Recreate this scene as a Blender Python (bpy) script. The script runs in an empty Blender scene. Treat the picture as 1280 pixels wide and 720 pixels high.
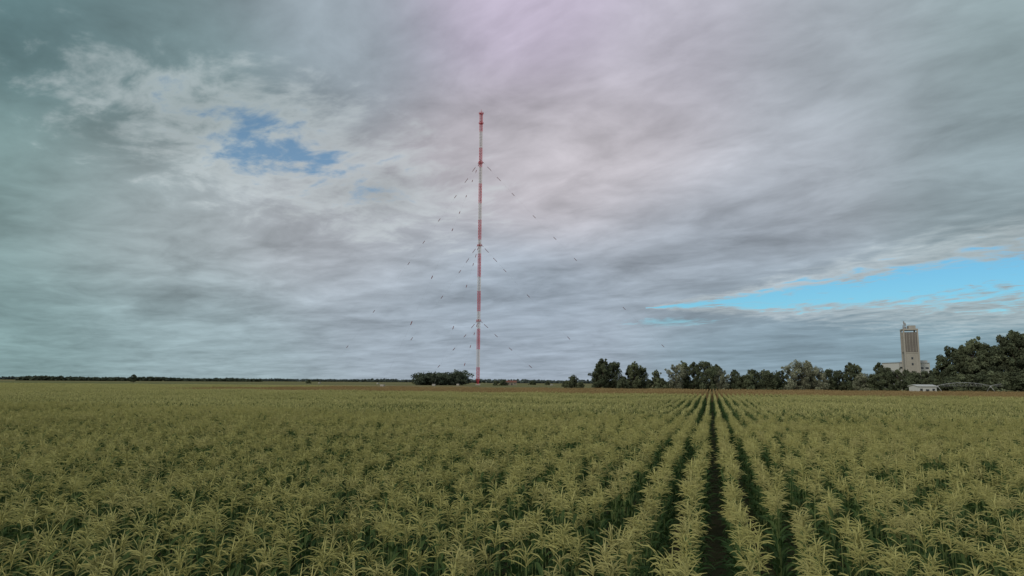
import bpy, math, random
import numpy as np
from mathutils import Vector, Matrix
random.seed(7); rng=np.random.default_rng(7)
sc=bpy.context.scene
sc.view_settings.view_transform='Standard'; sc.view_settings.look='None'; sc.view_settings.exposure=0
R=math.radians
def lin(c):
    return tuple(((v/255)/12.92 if v/255<=0.04045 else ((v/255+0.055)/1.055)**2.4) for v in c)

# ---------------------------------------------------------------- node helpers
class NT:
    def __init__(s,tree): s.t=tree; s.n=tree.nodes; s.l=tree.links
    def put(s,sock,v):
        if isinstance(v,bpy.types.NodeSocket): s.l.new(v,sock)
        elif v is not None: sock.default_value=v
    def M(s,op,a,b=None,c=None,clamp=False):
        n=s.n.new('ShaderNodeMath'); n.operation=op; n.use_clamp=clamp
        for i,v in enumerate((a,b,c)):
            if v is not None: s.put(n.inputs[i],v)
        return n.outputs[0]
    def V(s,op,a,b=None,scale=None):
        n=s.n.new('ShaderNodeVectorMath'); n.operation=op
        s.put(n.inputs[0],a)
        if b is not None: s.put(n.inputs[1],b)
        if scale is not None: s.put(n.inputs['Scale'],scale)
        return n.outputs['Value'] if op in('DOT_PRODUCT','LENGTH') else n.outputs[0]
    def comb(s,x,y,z):
        n=s.n.new('ShaderNodeCombineXYZ')
        for i,v in enumerate((x,y,z)): s.put(n.inputs[i],v)
        return n.outputs[0]
    def sep(s,v):
        n=s.n.new('ShaderNodeSeparateXYZ'); s.l.new(v,n.inputs[0]); return n.outputs
    def noise(s,vec,scale,detail=4,rough=.5,dist=0,col=False):
        n=s.n.new('ShaderNodeTexNoise'); 
        if vec is not None: s.l.new(vec,n.inputs['Vector'])
        n.inputs['Scale'].default_value=scale; n.inputs['Detail'].default_value=detail
        n.inputs['Roughness'].default_value=rough; n.inputs['Distortion'].default_value=dist
        return n.outputs['Color'] if col else n.outputs[0]
    def smooth(s,x,a,b,o0=0.,o1=1.):
        n=s.n.new('ShaderNodeMapRange'); n.interpolation_type='SMOOTHSTEP'
        s.put(n.inputs[0],x)
        for i,v in zip((1,2,3,4),(a,b,o0,o1)): s.put(n.inputs[i],v)
        return n.outputs[0]
    def mix(s,f,a,b,mode='MIX'):
        n=s.n.new('ShaderNodeMix'); n.data_type='RGBA'; n.blend_type=mode
        s.put(n.inputs[0],f)
        for i,v in ((6,a),(7,b)):
            if isinstance(v,(tuple,list)): v=tuple(v)[:3]+(1,)
            s.put(n.inputs[i],v)
        return n.outputs[2]

# ---------------------------------------------------------------- sky
SUN_AZ,SUN_EL=R(-142),R(27)
w=bpy.data.worlds.new("World"); sc.world=w; w.use_nodes=True
try: w.cycles.sampling_method='NONE'
except Exception as e: print(e)
for n in list(w.node_tree.nodes): w.node_tree.nodes.remove(n)
T=NT(w.node_tree)
sky=T.n.new('ShaderNodeTexSky'); sky.sky_type='NISHITA'; sky.sun_disc=False
sky.sun_elevation=SUN_EL; sky.sun_rotation=SUN_AZ%(2*math.pi); sky.air_density=1.0; sky.dust_density=.6
tc=T.n.new('ShaderNodeTexCoord')
d=T.V('NORMALIZE',tc.outputs['Generated'])
X,Y,Z=T.sep(d)
DEG=180/math.pi
az=T.M('MULTIPLY',T.M('ARCTAN2',X,Y),DEG)
el=T.M('MULTIPLY',T.M('ARCSINE',Z),DEG)
zc=T.M('ADD',T.M('MAXIMUM',Z,0.0),0.09)
u0=T.M('DIVIDE',X,zc); v0=T.M('DIVIDE',Y,zc)
a=R(-42)   # cloud streets run toward this bearing
along=T.M('ADD',T.M('MULTIPLY',u0,math.sin(a)),T.M('MULTIPLY',v0,math.cos(a)))
acr=T.M('SUBTRACT',T.M('MULTIPLY',u0,math.cos(a)),T.M('MULTIPLY',v0,math.sin(a)))
P=T.comb(T.M('MULTIPLY',along,.75),acr,2.6)
wob=T.V('SCALE',T.V('SUBTRACT',T.noise(P,1.6,2,.5,0,True),(.5,.5,.5)),scale=.4)
Pw=T.V('ADD',P,wob)
nL=T.noise(Pw,1.15,2,.5)
nM=T.noise(Pw,2.9,4,.5)
nF=T.noise(Pw,9.5,4,.6)
# deck colour by bearing / elevation; side anchors have teal lens shading painted in
anch=[(-38,24,90,120,124),(-28,24,120,143,147),(-14.6,27,144,156,165),(0,29,194,184,205),(14,25,182,179,192),(25,23.5,162,171,179),(38,22.5,146,165,169),
(-37,13,108,137,136),(-28,12,158,168,172),(-14,11.7,172,176,183),(0,19,184,180,187),(10.5,18.7,193,188,194),(23,16.3,164,170,179),(36,14.3,140,157,163),
(-36,2.2,126,154,155),(-24,2.5,148,168,174),(-10,5,155,168,180),(0,4.8,155,168,182),(16.6,11,154,165,177),(22,2.5,132,154,167),(35,1.8,128,156,167)]
acc=None; wt=None
for (A,E,r,g,b) in anch:
    da=T.M('MULTIPLY',T.M('SUBTRACT',az,A),1/8.0); de=T.M('MULTIPLY',T.M('SUBTRACT',el,E),1/5.2)
    dd=T.M('ADD',T.M('MULTIPLY',da,da),T.M('MULTIPLY',de,de))
    ww=T.M('EXPONENT',T.M('MULTIPLY',dd,-1.0))
    c=T.V('SCALE',lin((r,g,b)),scale=ww)
    acc=c if acc is None else T.V('ADD',acc,c); wt=ww if wt is None else T.M('ADD',wt,ww)
base=.03
acc=T.V('ADD',acc,tuple(v*base for v in lin((164,170,176)))); wt=T.M('ADD',wt,base)
cloud=T.V('SCALE',acc,scale=T.M('DIVIDE',1.0,wt))
# self shading of the deck
cont=T.smooth(el,0,9,.65,1.)
sh=T.M('ADD',T.M('MULTIPLY',T.M('SUBTRACT',nL,.5),.85),T.M('MULTIPLY',T.M('SUBTRACT',nM,.5),1.0))
sh=T.M('ADD',sh,T.M('MULTIPLY',T.M('SUBTRACT',nF,.5),.4))
sh=T.M('MULTIPLY',sh,cont)
shade=T.M('MAXIMUM',T.M('ADD',1.03,sh),.6)
cloud=T.V('SCALE',cloud,scale=shade)
# gaps
jit=T.M('ADD',T.M('SUBTRACT',nM,.5),T.M('MULTIPLY',T.M('SUBTRACT',nF,.5),1.6))
def ell(A,E,ra,re,tilt=0.):
    x=T.M('SUBTRACT',az,A); y=T.M('SUBTRACT',el,E)
    y=T.M('SUBTRACT',y,T.M('MULTIPLY',x,tilt))
    x=T.M('MULTIPLY',x,1/ra); y=T.M('MULTIPLY',y,1/re)
    return T.M('SUBTRACT',1.0,T.M('SQRT',T.M('ADD',T.M('MULTIPLY',x,x),T.M('MULTIPLY',y,y))))
g1=T.M('ADD',ell(-18.6,17.8,9.5,3.0,-.15),T.M('MULTIPLY',jit,2.2))
g2=T.M('ADD',ell(-12.0,15.3,4.6,1.5,-.05),T.M('MULTIPLY',jit,1.8))
x12=T.M('SUBTRACT',az,11.0)
ec=T.M('ADD',6.0,T.M('MULTIPLY',x12,.050)); th=T.M('MAXIMUM',T.M('MULTIPLY',x12,.098),.05)
g3=T.M('SUBTRACT',1.0,T.M('DIVIDE',T.M('ABSOLUTE',T.M('SUBTRACT',el,ec)),th))
g3=T.M('ADD',g3,T.M('MULTIPLY',jit,1.35))
back=T.M('LESS_THAN',az,75.0); fw=T.M('GREATER_THAN',az,11.0)
g3=T.M('ADD',g3,T.M('MULTIPLY',T.M('SUBTRACT',T.M('MULTIPLY',back,fw),1.0),50.0))
g4=T.M('ADD',T.M('MULTIPLY',ell(13.2,4.9,4.2,.4,.03),.8),T.M('MULTIPLY',jit,1.2))
hA=T.M('MULTIPLY',T.smooth(T.M('MAXIMUM',g1,g2),.15,1.35),.78)
hB=T.smooth(g3,.0,.7)
hC=T.M('MULTIPLY',T.smooth(g4,.0,.8),.6)
hole=T.M('MAXIMUM',T.M('MAXIMUM',hA,hB),hC)
gm=T.M('MAXIMUM',T.M('MAXIMUM',g1,g2),g3)
halo=T.smooth(gm,-1.0,.35)
fringe=T.V('SCALE',lin((200,209,211)),scale=T.M('ADD',.92,T.M('MULTIPLY',sh,.5)))
cloud=T.mix(T.M('MULTIPLY',halo,.5),cloud,fringe)
blue=T.V('MULTIPLY',sky.outputs[0],(.42,.80,.98))
col=T.mix(hole,T.V('SCALE',cloud,scale=10.0),blue)
bg=T.n.new('ShaderNodeBackground'); bg.inputs[1].default_value=.1
T.l.new(col,bg.inputs[0])
out=T.n.new('ShaderNodeOutputWorld'); T.l.new(bg.outputs[0],out.inputs[0])

sd=bpy.data.lights.new('sun','SUN'); sd.energy=1.5; sd.angle=R(11); sd.color=(1,.93,.8)
so=bpy.data.objects.new('sun',sd); sc.collection.objects.link(so)
sv=Vector((math.sin(SUN_AZ)*math.cos(SUN_EL),math.cos(SUN_AZ)*math.cos(SUN_EL),math.sin(SUN_EL)))
so.rotation_euler=sv.to_track_quat('Z','Y').to_euler()

# ---------------------------------------------------------------- camera
cd=bpy.data.cameras.new('camera'); cam=bpy.data.objects.new('camera',cd); sc.collection.objects.link(cam)
cd.sensor_width=36; cd.lens=24.33; cd.clip_end=30000; cd.clip_start=.1
cam.matrix_world=Matrix.Translation((0,0,4.0))@Matrix.Rotation(R(90+7.7),4,'X')@Matrix.Rotation(R(.35),4,'Z')
sc.camera=cam

# ---------------------------------------------------------------- materials
def mat(name,fn):
    m=bpy.data.materials.new(name); m.use_nodes=True
    for n in list(m.node_tree.nodes): m.node_tree.nodes.remove(n)
    t=NT(m.node_tree); o=t.n.new('ShaderNodeOutputMaterial'); t.l.new(fn(t),o.inputs[0]); return m
def prin(t,col,rough=.7,spec=.3,metal=0,trans=0):
    b=t.n.new('ShaderNodeBsdfPrincipled')
    if isinstance(col,(tuple,list)): col=tuple(col)[:3]+(1,)
    t.put(b.inputs['Base Color'],col); t.put(b.inputs['Roughness'],rough)
    b.inputs['Specular IOR Level'].default_value=spec; b.inputs['Metallic'].default_value=metal
    return b.outputs[0]
def leafy(c1,c2,c3=None,tr=.35,rough=.55,spec=.3,world_scale=.05,attr=None):
    def f(t):
        g=t.n.new('ShaderNodeNewGeometry'); oi=t.n.new('ShaderNodeObjectInfo')
        r=t.M('FRACT',t.M('ADD',g.outputs['Random Per Island'],oi.outputs['Random']))
        big=t.noise(g.outputs['Position'],world_scale,2,.6)
        f1=t.M('ADD',t.M('MULTIPLY',r,.6),t.M('MULTIPLY',t.smooth(big,.3,.7),.4))
        c=t.mix(f1,c1,c2)
        if c3: c=t.mix(t.M('MULTIPLY',t.smooth(oi.outputs['Random'],.55,1.),.6),c,c3)
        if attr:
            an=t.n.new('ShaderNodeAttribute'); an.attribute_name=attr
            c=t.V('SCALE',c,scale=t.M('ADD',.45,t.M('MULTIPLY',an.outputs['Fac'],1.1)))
        df=t.n.new('ShaderNodeBsdfDiffuse'); t.put(df.inputs[0],c)
        gl=t.n.new('ShaderNodeBsdfGlossy'); gl.inputs['Roughness'].default_value=rough
        m0=t.n.new('ShaderNodeMixShader'); m0.inputs[0].default_value=spec*.08
        t.l.new(df.outputs[0],m0.inputs[1]); t.l.new(gl.outputs[0],m0.inputs[2])
        tl=t.n.new('ShaderNodeBsdfTranslucent'); t.put(tl.inputs[0],c)
        mx=t.n.new('ShaderNodeMixShader'); mx.inputs[0].default_value=tr
        t.l.new(m0.outputs[0],mx.inputs[1]); t.l.new(tl.outputs[0],mx.inputs[2]); return mx.outputs[0]
    return f
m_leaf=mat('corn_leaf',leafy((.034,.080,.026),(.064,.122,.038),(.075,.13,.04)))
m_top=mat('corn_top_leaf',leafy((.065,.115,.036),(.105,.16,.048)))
m_tass=mat('corn_tassel',leafy((.40,.395,.15),(.55,.53,.22),(.49,.46,.21),tr=.3,rough=.8,spec=.1))
m_stalk=mat('corn_stalk',lambda t: prin(t,(.11,.15,.05)))
m_dry=mat('dry_corn',leafy((.25,.185,.08),(.34,.25,.115),tr=.2,rough=.8))
m_dry2=mat('dry_corn_tassel',leafy((.32,.23,.10),(.42,.31,.145),tr=.2,rough=.8))
m_bark=mat('bark',lambda t: prin(t,t.mix(t.noise(None,8,4),(.05,.04,.03),(.12,.10,.08)),.9))
def ground(t):
    g=t.n.new('ShaderNodeNewGeometry'); p=g.outputs['Position']
    c=t.mix(t.smooth(t.noise(p,.9,6,.65),.3,.7),(.04,.045,.02),(.08,.075,.04))
    # distant parcels of differing crops / stubble
    f=t.n.new('ShaderNodeTexVoronoi'); f.inputs['Scale'].default_value=.0035
    t.l.new(t.V('MULTIPLY',p,(.5,1.2,1)),f.inputs['Vector'])
    k=t.sep(f.outputs['Color'])[0]
    far=t.mix(k,(.13,.15,.05),(.24,.19,.09))
    far=t.mix(t.M('MULTIPLY',t.noise(p,.05,5,.6),.5),far,(.09,.11,.04))
    dist=t.V('LENGTH',p)
    c=t.mix(t.smooth(dist,150,230),c,far)
    return prin(t,c,.95,.1)
m_ground=mat('ground',ground)

# ---------------------------------------------------------------- mesh builder
class B:
    def __init__(s): s.v=[];s.f=[];s.m=[];s.a=[]
    def add(s,vs,fs,mi=0,tone=.5):
        o=len(s.v); s.v.extend(vs); s.f.extend([tuple(i+o for i in f) for f in fs]); s.m.extend([mi]*len(fs)); s.a.extend([tone]*len(vs))
    def beam(s,p,q,r,r2=None,n=5,mi=0,cap=True):
        p=Vector(p);q=Vector(q); r2=r if r2 is None else r2
        d=(q-p).normalized(); x=d.orthogonal().normalized(); y=d.cross(x)
        vs=[]
        for c,rr in((p,r),(q,r2)):
            for i in range(n):
                t=2*math.pi*i/n+.4; vs.append(tuple(c+x*(rr*math.cos(t))+y*(rr*math.sin(t))))
        fs=[(i,(i+1)%n,n+(i+1)%n,n+i) for i in range(n)]
        if cap: fs+= [tuple(range(n))[::-1],tuple(range(n,2*n))]
        s.add(vs,fs,mi)
    def box(s,c,sz,mi=0,rot=0.):
        cx,cy,cz=c; hx,hy,hz=sz[0]/2,sz[1]/2,sz[2]/2; vs=[]
        for z in(-hz,hz):
            for x,y in((-hx,-hy),(hx,-hy),(hx,hy),(-hx,hy)):
                vs.append((cx+x*math.cos(rot)-y*math.sin(rot),cy+x*math.sin(rot)+y*math.cos(rot),cz+z))
        s.add(vs,[(0,3,2,1),(4,5,6,7),(0,1,5,4),(1,2,6,5),(2,3,7,6),(3,0,4,7)],mi)
    def ribbon(s,pts,ws,side,fold=0.,mi=0,up=Vector((0,0,1))):
        vs=[];fs=[]; n=len(pts)
        if fold:
            for p,wd in zip(pts,ws):
                vs+= [tuple(p-side*wd+up*(fold*wd)),tuple(p),tuple(p+side*wd+up*(fold*wd))]
            for i in range(n-1):
                a=i*3; fs+=[(a,a+1,a+4,a+3),(a+1,a+2,a+5,a+4)]
        else:
            for p,wd in zip(pts,ws): vs+=[tuple(p-side*wd),tuple(p+side*wd)]
            for i in range(n-1):
                a=i*2; fs.append((a,a+1,a+3,a+2))
        s.add(vs,fs,mi)
    def mesh(s,name,mats,tone=False):
        me=bpy.data.meshes.new(name); me.from_pydata(s.v,[],s.f)
        for m in mats: me.materials.append(m)
        me.polygons.foreach_set('material_index',s.m)
        if tone:
            at=me.attributes.new('tone','FLOAT','POINT'); at.data.foreach_set('value',s.a)
        me.update(); return me
def obj(name,me,parent=None,loc=(0,0,0),rz=0.,link=True):
    o=bpy.data.objects.new(name,me); o.location=loc; o.rotation_euler[2]=rz
    if parent: o.parent=parent
    if link: sc.collection.objects.link(o)
    return o

# ---------------------------------------------------------------- corn
def corn(b,ox,oy,rd,H,lod=0,lm=0,tm=2,topm=1,sm=3,spread=.50):
    lean=Vector((rd.gauss(0,.02),rd.gauss(0,.03),0))
    def ax(z): return Vector((ox,oy,0))+lean*(z/2)*(z/2)+Vector((0,0,z))
    topz=H-.36
    b.beam(ax(0),ax(topz),.013,.007,n=3,mi=sm,cap=False)
    nl=10 if lod==0 else 6; ph=rd.gauss(0,.7)+math.pi/2
    for i in range(nl):
        k=i/(nl-1); z=.35+(topz-.50)*k
        th=ph+i*math.pi+rd.gauss(0,.45)
        dr=Vector((math.cos(th),math.sin(th),0)); side=Vector((-dr.y,dr.x,0))
        L=(spread-.22*max(0,k-.3)/.7)*rd.uniform(.85,1.2)
        wd=(.038-.014*k)*(1 if lod==0 else 1.35)
        a0=R(rd.uniform(50,70)); drop=R(rd.uniform(85,140))*(1-.25*k)
        seg=5 if lod==0 else 3
        p=ax(z); pts=[p.copy()]; ws=[wd*.5]
        for j in range(1,seg+1):
            t=j/seg; an=a0-drop*(t-.5/seg)**1.3
            p=p+(dr*math.cos(an)+Vector((0,0,math.sin(an))))*(L/seg); pts.append(p.copy())
            ws.append(wd*max(.05,math.sin(math.pi*min(1,.28+.72*t))))
        tw=rd.gauss(0,.35); sd_=(side+Vector((0,0,tw))).normalized()
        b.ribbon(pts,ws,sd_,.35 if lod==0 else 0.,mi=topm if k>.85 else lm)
    # tassel
    nb=rd.randint(15,22) if lod==0 else 7
    c0=ax(topz)
    sp=rd.uniform(.26,.36); wdt=.0060 if lod==0 else .0145
    def branch(p,th,a0,drop,L,seg):
        dr=Vector((math.cos(th),math.sin(th),0)); side=Vector((-dr.y,dr.x,0)); pts=[p.copy()]; ws=[wdt*.6]
        for j in range(1,seg+1):
            an=a0-drop*(j/seg); p=p+(dr*math.cos(an)+Vector((0,0,math.sin(an))))*(L/seg)
            pts.append(p.copy()); ws.append(wdt*(1.15 if j<seg else .35))
        b.ribbon(pts,ws,side,0,mi=tm)
        if lod==0:
            b.ribbon(pts,ws,(dr*.3+Vector((0,0,1))).normalized(),0,mi=tm)
    branch(c0,rd.random()*6.28,R(86),R(14),sp,3 if lod==0 else 1)
    for i in range(nb):
        p=c0+Vector((0,0,.18*i/nb))
        branch(p,rd.random()*6.28,R(rd.uniform(38,80)),R(rd.uniform(25,90)),rd.uniform(.13,.245),3 if lod==0 else 2)
hidden=lambda n: bpy.data.collections.new(n)
cm=[m_leaf,m_top,m_tass,m_stalk]; dm=[m_dry,m_dry,m_dry2,m_dry]
col_near=hidden('corn_plants'); col_far=hidden('corn_row_chunks'); col_dry=hidden('dry_corn_chunks')
for i in range(16):
    b=B(); rd=random.Random(i)
    for k in range(4):
        if k and rd.random()<.07: continue
        corn(b,rd.gauss(0,.04),-.285+.19*k+rd.gauss(0,.035),rd,rd.gauss(2.14,.12))
    col_near.objects.link(obj('corn_plant',b.mesh('corn_plant',cm),link=False))
for i in range(7):
    b=B(); rd=random.Random(100+i)
    for k in range(8): corn(b,rd.gauss(0,.03),-.75+.19*k+rd.gauss(0,.03),rd,rd.gauss(2.14,.10),lod=1)
    col_far.objects.link(obj('corn_row',b.mesh('corn_row',cm),link=False))
    b=B()
    for k in range(8): corn(b,rd.gauss(0,.05),-.75+.19*k+rd.gauss(0,.03),rd,rd.uniform(1.95,2.4),lod=1)
    col_dry.objects.link(obj('dry_corn_row',b.mesh('dry_corn_row',dm),link=False))

def scatter(name,pts,rot,scl,idx,coll):
    me=bpy.data.meshes.new(name); me.from_pydata([tuple(p) for p in pts],[],[])
    me.attributes.new('rot','FLOAT_VECTOR','POINT').data.foreach_set('vector',np.asarray(rot,dtype=np.float32).ravel())
    me.attributes.new('scl','FLOAT_VECTOR','POINT').data.foreach_set('vector',np.asarray(scl,dtype=np.float32).ravel())
    me.attributes.new('idx','INT','POINT').data.foreach_set('value',np.asarray(idx,dtype=np.int32))
    o=obj(name,me)
    ng=bpy.data.node_groups.new(name,'GeometryNodeTree')
    ng.interface.new_socket('Geometry',in_out='INPUT',socket_type='NodeSocketGeometry')
    ng.interface.new_socket('Geometry',in_out='OUTPUT',socket_type='NodeSocketGeometry')
    N=ng.nodes; L=ng.links
    gi=N.new('NodeGroupInput'); go=N.new('NodeGroupOutput'); ip=N.new('GeometryNodeInstanceOnPoints')
    ci=N.new('GeometryNodeCollectionInfo'); ci.inputs['Collection'].default_value=coll
    ci.inputs['Separate Children'].default_value=True; ci.inputs['Reset Children'].default_value=True
    def na(nm,ty):
        n=N.new('GeometryNodeInputNamedAttribute'); n.data_type=ty; n.inputs['Name'].default_value=nm; return n.outputs[0]
    L.new(gi.outputs[0],ip.inputs['Points']); L.new(ci.outputs[0],ip.inputs['Instance'])
    ip.inputs['Pick Instance'].default_value=True
    L.new(na('idx','INT'),ip.inputs['Instance Index']); L.new(na('rot','FLOAT_VECTOR'),ip.inputs['Rotation']); L.new(na('scl','FLOAT_VECTOR'),ip.inputs['Scale'])
    L.new(ip.outputs[0],go.inputs[0])
    md=o.modifiers.new('instances','NODES'); md.node_group=ng
    return o
RA=R(16.0); sa,ca=math.sin(RA),math.cos(RA)
def q2w(q,w): return q*ca+w*sa, -q*sa+w*ca
def hv(x,y): return 1+.035*np.sin(x*.31+1.3*np.sin(y*.17))+.03*np.sin(y*.23+2*np.sin(x*.11)+1)
NEAR=45
rows=(np.arange(-420,420)+.5)*.75
def chunks(w0,w1,qlo,qhi,step=1.5,nv=7,marg=10,tilt=0.):
    P=[];Rt=[];S=[];I=[]
    for q in rows:
        if q<qlo or q>qhi: continue
        ws=np.arange(w0+step/2,w1,step)+rng.uniform(-.08,.08)
        x,y=q2w(q+rng.normal(0,.025,len(ws)),ws)
        keep=(np.abs(x)<.95*np.maximum(y,0)+marg)&(y>-6)
        x,y=x[keep],y[keep]; n=len(x)
        if not n: continue
        P.append(np.c_[x,y,np.zeros(n)]); Rt.append(np.c_[rng.normal(0,tilt,n),rng.normal(0,tilt,n),-RA+math.pi*rng.integers(0,2,n)])
        s=hv(x,y)*rng.normal(1,.03,n); S.append(np.c_[np.ones(n),np.ones(n),s]); I.append(rng.integers(0,nv,n))
    P=np.vstack(P); print('chunks',len(P)); return P,np.vstack(Rt),np.vstack(S),np.concatenate(I)
scatter('corn_field',*chunks(-12,NEAR,-70,70,.76,16,9,.03),col_near)
scatter('corn_field',*chunks(NEAR,126,-260,160),col_far)
scatter('dry_corn_field',*chunks(128.5,215,-120,260),col_dry)
scatter('corn_field',*chunks(128.5,240,-310,-122),col_far)

# ---------------------------------------------------------------- ground
b=B(); s=12000; b.add([(-s,-s,0),(s,-s,0),(s,s,0),(-s,s,0)],[(0,1,2,3)])
obj('ground',b.mesh('ground',[m_ground]))

# ---------------------------------------------------------------- trees
def tree_mats(c1,c2,nm): return mat(nm,leafy(c1,c2,tr=.25,rough=.7,spec=.15,world_scale=.2,attr='tone'))
m_dark=tree_mats((.068,.092,.056),(.115,.130,.075),'foliage_dark')
m_mid=tree_mats((.092,.115,.068),(.145,.165,.095),'foliage_mid')
m_pale=tree_mats((.18,.20,.14),(.26,.265,.185),'foliage_pale')
def leafcloud(b,c,r,n,size,rd,tone,flat=1.):
    c=np.array(c); dirs=rd.normal(size=(n,3)); dirs/=np.linalg.norm(dirs,axis=1)[:,None]
    p=c+dirs*(r*rd.uniform(.35,1.1,n)[:,None]**.6)*np.array([1,1,flat])
    a=rd.normal(size=(n,3)); a/=np.linalg.norm(a,axis=1)[:,None]
    bb=np.cross(a,dirs+rd.normal(size=(n,3))*.4); bb/=np.maximum(np.linalg.norm(bb,axis=1)[:,None],1e-6)
    sz=size*rd.uniform(.6,1.3,n)[:,None]; a=a*sz; bb=bb*sz*.6
    o=len(b.v); vs=np.stack([p-a,p-bb*.9,p+a,p+bb],1).reshape(-1,3)
    b.v.extend(map(tuple,vs.tolist())); b.f.extend([(o+4*i,o+4*i+1,o+4*i+2,o+4*i+3) for i in range(n)])
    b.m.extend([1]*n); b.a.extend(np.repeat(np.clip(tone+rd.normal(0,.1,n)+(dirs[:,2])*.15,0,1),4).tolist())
def tree(seed,H,W,base,shape='round',fol=m_dark,dens=1.):
    rd=np.random.default_rng(seed); pr=random.Random(seed); b=B()
    tr=H*.022; top=H*.72
    pts=[Vector((0,0,-.2))]
    for i in range(1,6): pts.append(Vector((pr.gauss(0,.012*H),pr.gauss(0,.012*H),top*i/5)))
    for i in range(5): b.beam(pts[i],pts[i+1],tr*(1-.17*i),tr*(1-.17*(i+1)),n=7,cap=False)
    nc=34 if shape!='poplar' else 30
    for i in range(nc):
        k=(i+pr.random())/nc; z=base+(H-base)*k*.96
        if shape=='poplar': rad=W/2*math.sin(math.pi*min(1,.18+.8*k))**.7
        elif shape=='bush': rad=W/2*math.cos(k*1.35)
        else: rad=W/2*math.sqrt(max(.03,1-((k-.42)/.6)**2))
        th=i*2.4+pr.gauss(0,.5); rr=rad*pr.uniform(.25,1.0)
        c=Vector((math.cos(th)*rr,math.sin(th)*rr,z))
        cr=(W*.13+H*.035)*pr.uniform(.5,1.15)
        j=min(4,int(max(0,(z-H*.15))/top*5)); st=pts[max(0,min(5,j))]
        b.beam(st,c,tr*.35,tr*.08,n=4,cap=False)
        leafcloud(b,c,cr,int(170*dens),.23+.010*H,rd,pr.uniform(.1,.9),.75)
        if pr.random()<.6:
            o=Vector((pr.gauss(0,1),pr.gauss(0,1),pr.uniform(0,1.3)))*cr*.9
            leafcloud(b,c+o,cr*.5,int(60*dens),.22+.009*H,rd,pr.uniform(.3,1),.8)
    return b.mesh('tree',[m_bark,fol],True)
tv={'r1':(tree(1,14,11,1.5),14),'r2':(tree(2,14,9,1.0,fol=m_mid),14),'r3':(tree(3,12,12,.8),12),
    'p1':(tree(4,18,8,2,'poplar'),18),'p2':(tree(5,18,9,2.5,'poplar',m_mid),18),
    'w1':(tree(6,12,15,.5,fol=m_pale),12),'w2':(tree(9,12,12,.5,fol=m_pale,dens=.8),12),
    'b1':(tree(7,6,9,0,'bush',m_mid),6),'b2':(tree(8,6,10,0,'bush',m_dark),6)}
names={'r':'deciduous_tree','p':'poplar_tree','w':'willow_tree','b':'bush'}
def plant(kind,t,dist,H,wide=1.):
    me,h=tv[kind]; s=H/h; o=obj(names[kind[0]],me,loc=(t*dist,dist,0),rz=random.random()*6.28)
    o.scale=(s*wide,s*wide,s); return o
L=[('b1',.078,330,4,.8),('b2',.088,332,6,.7),('b1',.099,330,3.6,1),('r1',.131,335,14.8,.85),('r3',.145,338,13.5,.8),('r2',.124,340,12,.8),
('r2',.176,335,13,.8),('r3',.186,338,11,.7),('r1',.170,345,12,.7),('b2',.158,330,5,1),('r2',.207,340,9.5,.8),('b1',.214,330,5.5,1),
('w2',.236,330,12,.75),('r2',.249,338,13.5,.7),('r1',.262,335,13.5,.7),('r3',.278,332,13.8,.75),('r1',.294,338,12.6,.7),('w2',.302,330,9.5,.8),
('r1',.320,333,10,.8),('b1',.333,326,7,1),('r3',.347,334,10.3,.8),('r2',.361,336,9.8,.9),('b2',.372,328,8,1),('r1',.386,336,9.8,.9),
('w1',.408,318,12.8,.8),('w2',.425,320,13.5,.8),('w1',.440,322,10.5,.7),('r3',.456,332,10.6,.8),('r1',.470,334,10,.8),
('r1',.486,333,13.6,.7),('r2',.497,335,12.6,.7),('w1',.505,315,8,.9),('b1',.520,312,7.5,1),('r1',.528,328,13.6,.6),('r3',.540,330,11.6,.7),
('r2',.553,330,10.5,.7),('r1',.566,330,10.5,.6),('b2',.575,318,8,1),('r3',.592,322,9.8,.8),('r1',.607,322,11,.8),('b1',.600,300,6,.9),
('p2',.622,290,15.5,1.),('r1',.634,286,19,.75),('p1',.650,284,19.5,.9),('r2',.663,280,21.5,.7),('p2',.680,278,20,1.),('r3',.694,276,19,.75),('r1',.712,272,22.5,.7),
('p1',.726,270,24.5,1.),('r2',.742,270,23.5,.8),('p2',.760,272,21,1.2),('r1',.785,270,22,.9),('r3',.81,268,20,1),('p1',.84,268,23,1.1),('r2',.87,265,21,1),
('b2',.630,272,6,1.3),('b1',.655,268,7,1.2),('b2',.682,262,7,1.2),('b1',.705,258,8,1.2),('b2',.73,256,7,1.2),('b1',.76,256,7,1.3)]
for k in L: plant(*k)
def belt(name,x0,y0,x1,y1,h,dens,size,m,seed,depth=8,bumps=3.):
    rd=np.random.default_rng(seed); Ln=math.hypot(x1-x0,y1-y0); b=B(); n=int(Ln*dens/40)
    for i in range(n):
        k=rd.random(); hh=h*(.62+.38*(.5+.5*math.sin(k*Ln/ (h*bumps)+2*math.sin(k*Ln/(h*9)))))*rd.uniform(.8,1.1)
        c=(x0+(x1-x0)*k+rd.normal(0,2),y0+(y1-y0)*k+rd.normal(0,depth/2),rd.uniform(.1,.85)*hh)
        leafcloud(b,c,h*.22,40,size,rd,rd.uniform(.1,.8),.8)
    return obj(name,b.mesh(name,[m_bark,m],True))
belt('treeline_undergrowth',.155*345,345,.62*335,335,6.0,60,.6,m_dark,21)
belt('treeline_undergrowth',.60*300,305,.88*280,285,9,60,.7,m_dark,22)
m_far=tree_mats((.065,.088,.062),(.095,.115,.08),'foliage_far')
m_haze=tree_mats((.10,.13,.12),(.13,.16,.15),'foliage_haze')  # distant belts: atmospheric haze is put into the leaf colour
belt('distant_treeline',-.134*690,690,-.065*700,700,14,260,1.0,m_far,23,25,4)
belt('distant_treeline',-.70*1500,1500,-.55*1500,1500,10.5,90,2.,m_far,24,20,6)
belt('distant_treeline',-.54*1600,1600,-.36*1600,1600,9.5,80,2.,m_far,25,20,6)
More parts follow.
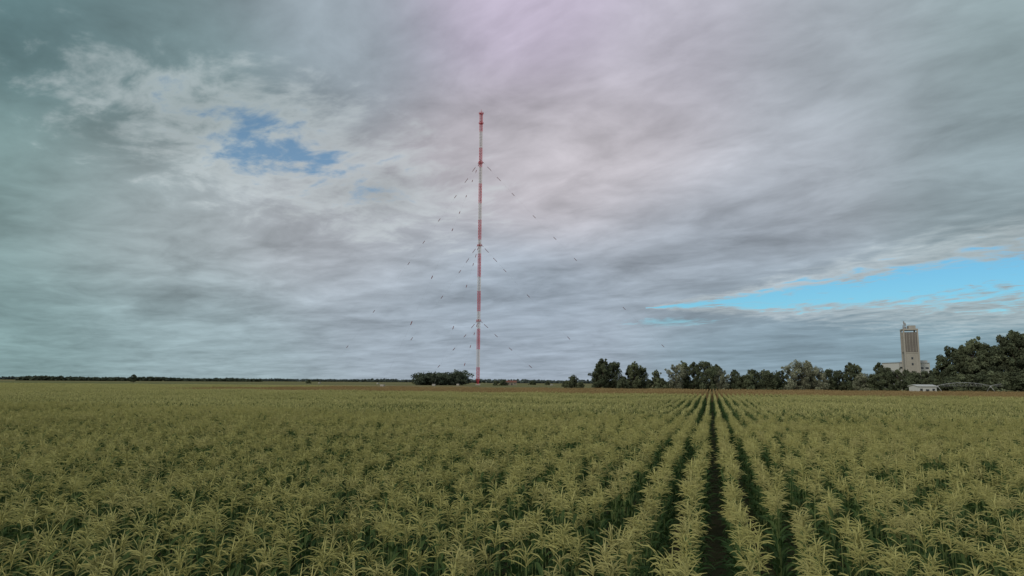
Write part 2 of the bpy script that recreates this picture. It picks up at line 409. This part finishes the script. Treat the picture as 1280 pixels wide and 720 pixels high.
belt('distant_treeline',-.36*2200,2200,-.14*2200,2200,9,60,2.,m_haze,26,20,8)
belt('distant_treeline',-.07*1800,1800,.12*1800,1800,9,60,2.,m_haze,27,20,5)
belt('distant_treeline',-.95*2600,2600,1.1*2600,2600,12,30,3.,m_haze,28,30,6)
plant('r1',-.541,900,10,1.0); plant('b1',-.29,900,5,1); plant('b2',.03,900,5,1.4); plant('b1',.052,880,4.5,1.2); plant('b2',-.012,700,5,1.2); plant('b1',-.022,690,4.2,1.)

# ---------------------------------------------------------------- mast
m_red=mat('mast_red_paint',lambda t: prin(t,t.mix(t.noise(None,.4,3),(.52,.03,.055),(.64,.06,.09)),.5))
m_white=mat('mast_white_paint',lambda t: prin(t,t.mix(t.noise(None,.4,3),(.58,.55,.57),(.74,.70,.71)),.5))
m_steel=mat('steel',lambda t: prin(t,t.mix(t.noise(None,3,3),(.25,.26,.27),(.4,.41,.42)),.5,metal=.3))
m_ins=mat('insulator',lambda t: prin(t,t.mix(t.noise(None,2,2),(.17,.055,.055),(.28,.08,.075)),.5))
m_conc=mat('concrete',lambda t: prin(t,t.mix(t.smooth(t.noise(None,.5,6,.7),.3,.7),(.28,.27,.24),(.41,.395,.36)),.85))
MH=302.; MD=742.; MX=-.048*MD
mast=bpy.data.objects.new('guyed_radio_mast',None); sc.collection.objects.link(mast); mast.location=(MX,MD,0)
b=B(); fw=3.1; rr=fw/math.sqrt(3); nP=96; ph=MH/nP
cor=[(rr*math.cos(t),rr*math.sin(t)) for t in (R(90),R(210),R(330))]
for i in range(nP):
    z0=i*ph; z1=z0+ph; bk=(MH-(z0+ph/2))/20.2; mi=0 if (bk%2)<1.12 else 1
    if i<2: s0,s1=(.25,.6) if i==0 else (.6,1.)
    else: s0=s1=1.
    for k in range(3):
        a0=cor[k]; a1=cor[(k+1)%3]
        p=(a0[0]*s0,a0[1]*s0,z0); q=(a0[0]*s1,a0[1]*s1,z1); q2=(a1[0]*s1,a1[1]*s1,z1); p2=(a1[0]*s0,a1[1]*s0,z0)
        b.beam(p,q,.24,n=5,mi=mi); b.beam(p,q2,.12,n=4,mi=mi); b.beam(p2,q,.12,n=4,mi=mi); b.beam(q,q2,.12,n=4,mi=mi)
obj('lattice',b.mesh('lattice',[m_red,m_white]),mast)
b=B()
for i in range(nP*2):
    b.beam((-.3,0,i*ph/2),(.3,0,i*ph/2),.05,n=4)
b.beam((-.3,0,0),(-.3,0,MH),.06,n=4); b.beam((.3,0,0),(.3,0,MH),.06,n=4)
obj('ladder',b.mesh('ladder',[m_steel]),mast)
def zy(ypx): return MH*(475-ypx)/337.
b=B()
for z in (zy(203),zy(307),zy(399),MH-1,zy(152)):
    for k in range(12):
        t0=k*math.pi/6;t1=t0+math.pi/6; r=2.6
        b.beam((r*math.cos(t0),r*math.sin(t0),z),(r*math.cos(t1),r*math.sin(t1),z),.18,n=4)
        b.beam((r*math.cos(t0),r*math.sin(t0),z+1.4),(r*math.cos(t1),r*math.sin(t1),z+1.4),.1,n=4)
        b.beam((r*math.cos(t0),r*math.sin(t0),z),(r*math.cos(t0),r*math.sin(t0),z+1.4),.1,n=4)
        b.beam((0,0,z),(r*math.cos(t0),r*math.sin(t0),z),.1,n=4)
b.beam((0,0,MH),(0,0,MH+4),.35,.12,n=8)
obj('platforms',b.mesh('platforms',[m_red]),mast)
bw=B(); bi=B(); bc=B()
for zt,rad,ins in ((zy(200),285,(.03,.07,.13,.22,.31,.40,.62,.80)),(zy(305),165,(.04,.10,.17,.34,.64)),(zy(398),85,(.08,.22,.42,.7))):
    for th in (20,140,260):
        t=R(th); p=Vector((rr*math.cos(t),rr*math.sin(t),zt)); q=Vector((rad*math.cos(t),rad*math.sin(t),1.5))
        def cat(k): 
            v=p.lerp(q,k); v.z-=4*k*(1-k)*rad*.02; return v
        for j in range(16): bw.beam(cat(j/16),cat((j+1)/16),.02,n=3,cap=False)
        for k in ins:
            c=cat(k); dv=(q-p).normalized(); h=2.2 if k>.1 else 3.0
            for s in range(5):
                a_=c+dv*(-h+2*h*s/5); bi.beam(a_,a_+dv*(2*h/5*.72),.38,.27,n=6)
            bi.beam(c-dv*h,c+dv*h,.1,n=4)
        bc.box((q.x,q.y,.7),(2.4,2.4,1.8),rot=t)
        bi.beam(Vector((0,0,zt+1)),p+Vector((math.cos(t)*2.5,math.sin(t)*2.5,-2.5)),.2,n=5)
obj('guy_wires',bw.mesh('guy_wires',[m_steel]),mast); obj('guy_insulators',bi.mesh('guy_insulators',[m_ins]),mast)
bc.box((0,0,.6),(5,5,1.4)); obj('anchor_blocks',bc.mesh('anchor_blocks',[m_conc]),mast)
m_wall=mat('rendered_wall',lambda t: prin(t,t.mix(t.noise(None,.6,5),(.22,.19,.15),(.30,.27,.22)),.85))
m_roof=mat('tile_roof',lambda t: prin(t,t.mix(t.noise(None,1.5,4),(.16,.07,.05),(.24,.11,.08)),.85))
m_glass=mat('window_glass',lambda t: prin(t,(.03,.04,.05),.15,.6))
m_wsheet=mat('white_sheet_metal',lambda t: prin(t,t.mix(t.noise(None,1.,5),(.42,.44,.43),(.56,.57,.55)),.5))
def house(name,x,y,w_,dp,h,rh,rz=0.,wall=m_wall,roof=m_roof,nw=4):
    e=bpy.data.objects.new(name,None); sc.collection.objects.link(e); e.location=(x,y,0); e.rotation_euler[2]=rz
    b=B(); b.box((0,0,h/2),(w_,dp,h)); 
    b.add([(-w_/2,-dp/2,h),(-w_/2,dp/2,h),(-w_/2,0,h+rh*.93)],[(0,1,2)]); b.add([(w_/2,-dp/2,h),(w_/2,dp/2,h),(w_/2,0,h+rh*.93)],[(0,2,1)])
    obj('walls',b.mesh('walls',[wall]),e)
    b=B(); ov=.4; X_=w_/2+ov; Y_=dp/2+ov; z0=h-.12
    v=[(-X_,-Y_,z0),(X_,-Y_,z0),(X_,0,h+rh),(-X_,0,h+rh),(-X_,Y_,z0),(X_,Y_,z0)]
    v+= [(a,c,z+.15) for a,c,z in v]
    b.add(v,[(0,3,2,1),(3,4,5,2),(6,7,8,9),(9,8,11,10),(0,1,7,6),(4,10,11,5),(0,6,9,3),(3,9,10,4),(1,2,8,7),(2,5,11,8)])
    obj('roof',b.mesh('roof',[roof]),e)
    b=B()
    for i in range(nw):
        xx=-w_/2+w_*(i+.5)/nw
        if i==nw//2: b.box((xx,-dp/2-.02,1.05),(1.3,.12,2.1),0)
        else: b.box((xx,-dp/2-.02,h*.55),(1.0,.1,1.1),0)
    obj('windows_and_door',b.mesh('openings',[m_glass]),e)
    return e
house('transmitter_building',MX+34,MD+45,14,7,3.2,1.8,.1)
house('farm_shed',.5885*262,262,7.4,5,3.2,.5,.12,m_wsheet,m_wsheet,3)

# ---------------------------------------------------------------- grain elevator
m_panel=mat('weathered_panel',lambda t: prin(t,t.mix(t.smooth(t.noise(None,.4,6,.7),.3,.7),(.13,.12,.11),(.20,.185,.17)),.85))
ge=bpy.data.objects.new('grain_elevator_tower',None); sc.collection.objects.link(ge); GD=480.; ge.location=(.5745*GD,GD,0); ge.rotation_euler[2]=R(-18)
b=B(); W_=8.4; b.box((0,0,19.5),(W_,W_,39)); 
for s1 in(-1,1):
    for s2 in(-1,1): b.box((s1*W_/2,s2*W_/2,20.5),(.9,.9,41))
b.box((0,0,41.3),(W_+.9,W_+.9,1.0)); b.box((1.6,0,42.9),(4.2,5.5,2.4))
b.box((0,0,25.2),(W_+.5,W_+.5,.6))
obj('shaft',b.mesh('shaft',[m_conc]),ge)
b=B()
for sgn,axx in((-1,0),(1,0),(-1,1),(1,1)):
    c=(0,sgn*(W_/2+.06),32.6) if axx==0 else (sgn*(W_/2+.06),0,32.6)
    b.box(c,(W_-1.1,.3,13.6) if axx==0 else (.3,W_-1.1,13.6),0)
obj('dark_panels',b.mesh('dark_panels',[m_panel]),ge)
b=B()
for i in range(4):
    o_=-W_/2+1.5+i*(W_-3.0)/3
    for sgn in(-1,1):
        b.box((o_,sgn*(W_/2+.3),32.6),(.22,.3,13.4)); b.box((sgn*(W_/2+.3),o_,32.6),(.3,.22,13.4))
obj('fins',b.mesh('fins',[m_conc]),ge)
b=B()
for x_,y_,h_ in((-3.6,-3,5.5),(-2.7,-3.3,4),(-2.0,2.2,4.8),(-3.1,1.5,3),(3,-1,2.4)):
    b.beam((x_,y_,41.8),(x_,y_,41.8+h_),.14,n=6); b.box((x_+.25,y_,41+h_-.3),(.45,.3,1.8)); b.box((x_-.2,y_-.3,40.6+h_),(.3,.3,1.4))
b.box((-2.6,0,42.5),(1.8,2.4,1.6))
obj('antennas',b.mesh('antennas',[m_steel]),ge)
b=B()
for z in(17.5,21.5): b.box((0,-W_/2-.04,z),(1.1,.14,1.5))
obj('windows',b.mesh('windows',[m_glass]),ge)
ws_=bpy.data.objects.new('grain_warehouse',None); sc.collection.objects.link(ws_); ws_.location=(.583*GD+1,GD+16,0); ws_.rotation_euler[2]=R(12)
b=B(); b.box((0,0,9.3),(25,16,18.6)); b.box((7,0,19.6),(10,14,2.0)); 
for i in range(7): b.box((-12.5+4.16*i,-8.05,9.2),(.4,.35,18.2))
obj('walls',b.mesh('walls',[m_wsheet]),ws_)
b=B(); b.box((0,0,18.8),(25.8,16.8,.4)); obj('roof_edge',b.mesh('roof_edge',[m_steel]),ws_)
b=B()
for i in range(6): b.box((-10.4+4.16*i,-8.05,15.2),(2.6,.12,1.2))
obj('windows',b.mesh('windows',[m_glass]),ws_)

# ---------------------------------------------------------------- pivot irrigation
pv=bpy.data.objects.new('center_pivot_irrigator',None); sc.collection.objects.link(pv); pv.location=(.61*245,245,0)
ddir=Vector((.62,.22,0)).normalized(); perp=Vector((-ddir.y,ddir.x,0)); SP=26.
m_galv=mat('galvanised_pipe',lambda t: prin(t,t.mix(t.noise(None,2,3),(.34,.35,.36),(.48,.49,.50)),.45,metal=.2))
m_rub=mat('tyre_rubber',lambda t: prin(t,(.03,.03,.03),.8))
b=B(); bt=B(); bh=B(); NSP=4
for s in range(NSP):
    o_=ddir*(s*SP); nS=10
    def pt(k): return o_+ddir*(SP*k)+Vector((0,0,3.5+1.1*4*k*(1-k)))
    def lo(k,sd): return o_+ddir*(SP*k)+perp*(sd*.7)+Vector((0,0,3.4+.1*4*k*(1-k)-.1))
    for j in range(nS):
        k0,k1=j/nS,(j+1)/nS; b.beam(pt(k0),pt(k1),.085,n=8)
        for sd_ in(-1,1):
            if 0<j<nS-1: b.beam(lo(k0,sd_),lo(k1,sd_),.02,n=4)
            if j>0: b.beam(pt(k0),lo(k0,sd_),.025,n=4)
            if 0<j<nS-1: b.beam(pt(k0),lo(k1,sd_),.02,n=4)
        if j>0: b.beam(lo(k0,-1),lo(k0,1),.02,n=4); bh.beam(pt((k0+k1)/2),pt((k0+k1)/2)-Vector((0,0,2.)),.015,n=4)
for s in range(NSP+1):
    c=ddir*(s*SP)
    for sd_ in(-1,1):
        b.beam(c+Vector((0,0,3.5)),c+perp*(sd_*2)+Vector((0,0,.7)),.06,n=5)
        cc=c+perp*(sd_*2)+Vector((0,0,.65)); 
        bt.beam(cc-ddir*.15,cc+ddir*.15,.65,n=18)
    b.beam(c-perp*2+Vector((0,0,.75)),c+perp*2+Vector((0,0,.75)),.07,n=5); b.box((c.x,c.y,3.2),(.4,.35,.5))
obj('truss_spans',b.mesh('truss_spans',[m_galv]),pv); obj('wheels',bt.mesh('wheels',[m_rub]),pv); obj('drop_hoses',bh.mesh('drop_hoses',[m_rub]),pv)
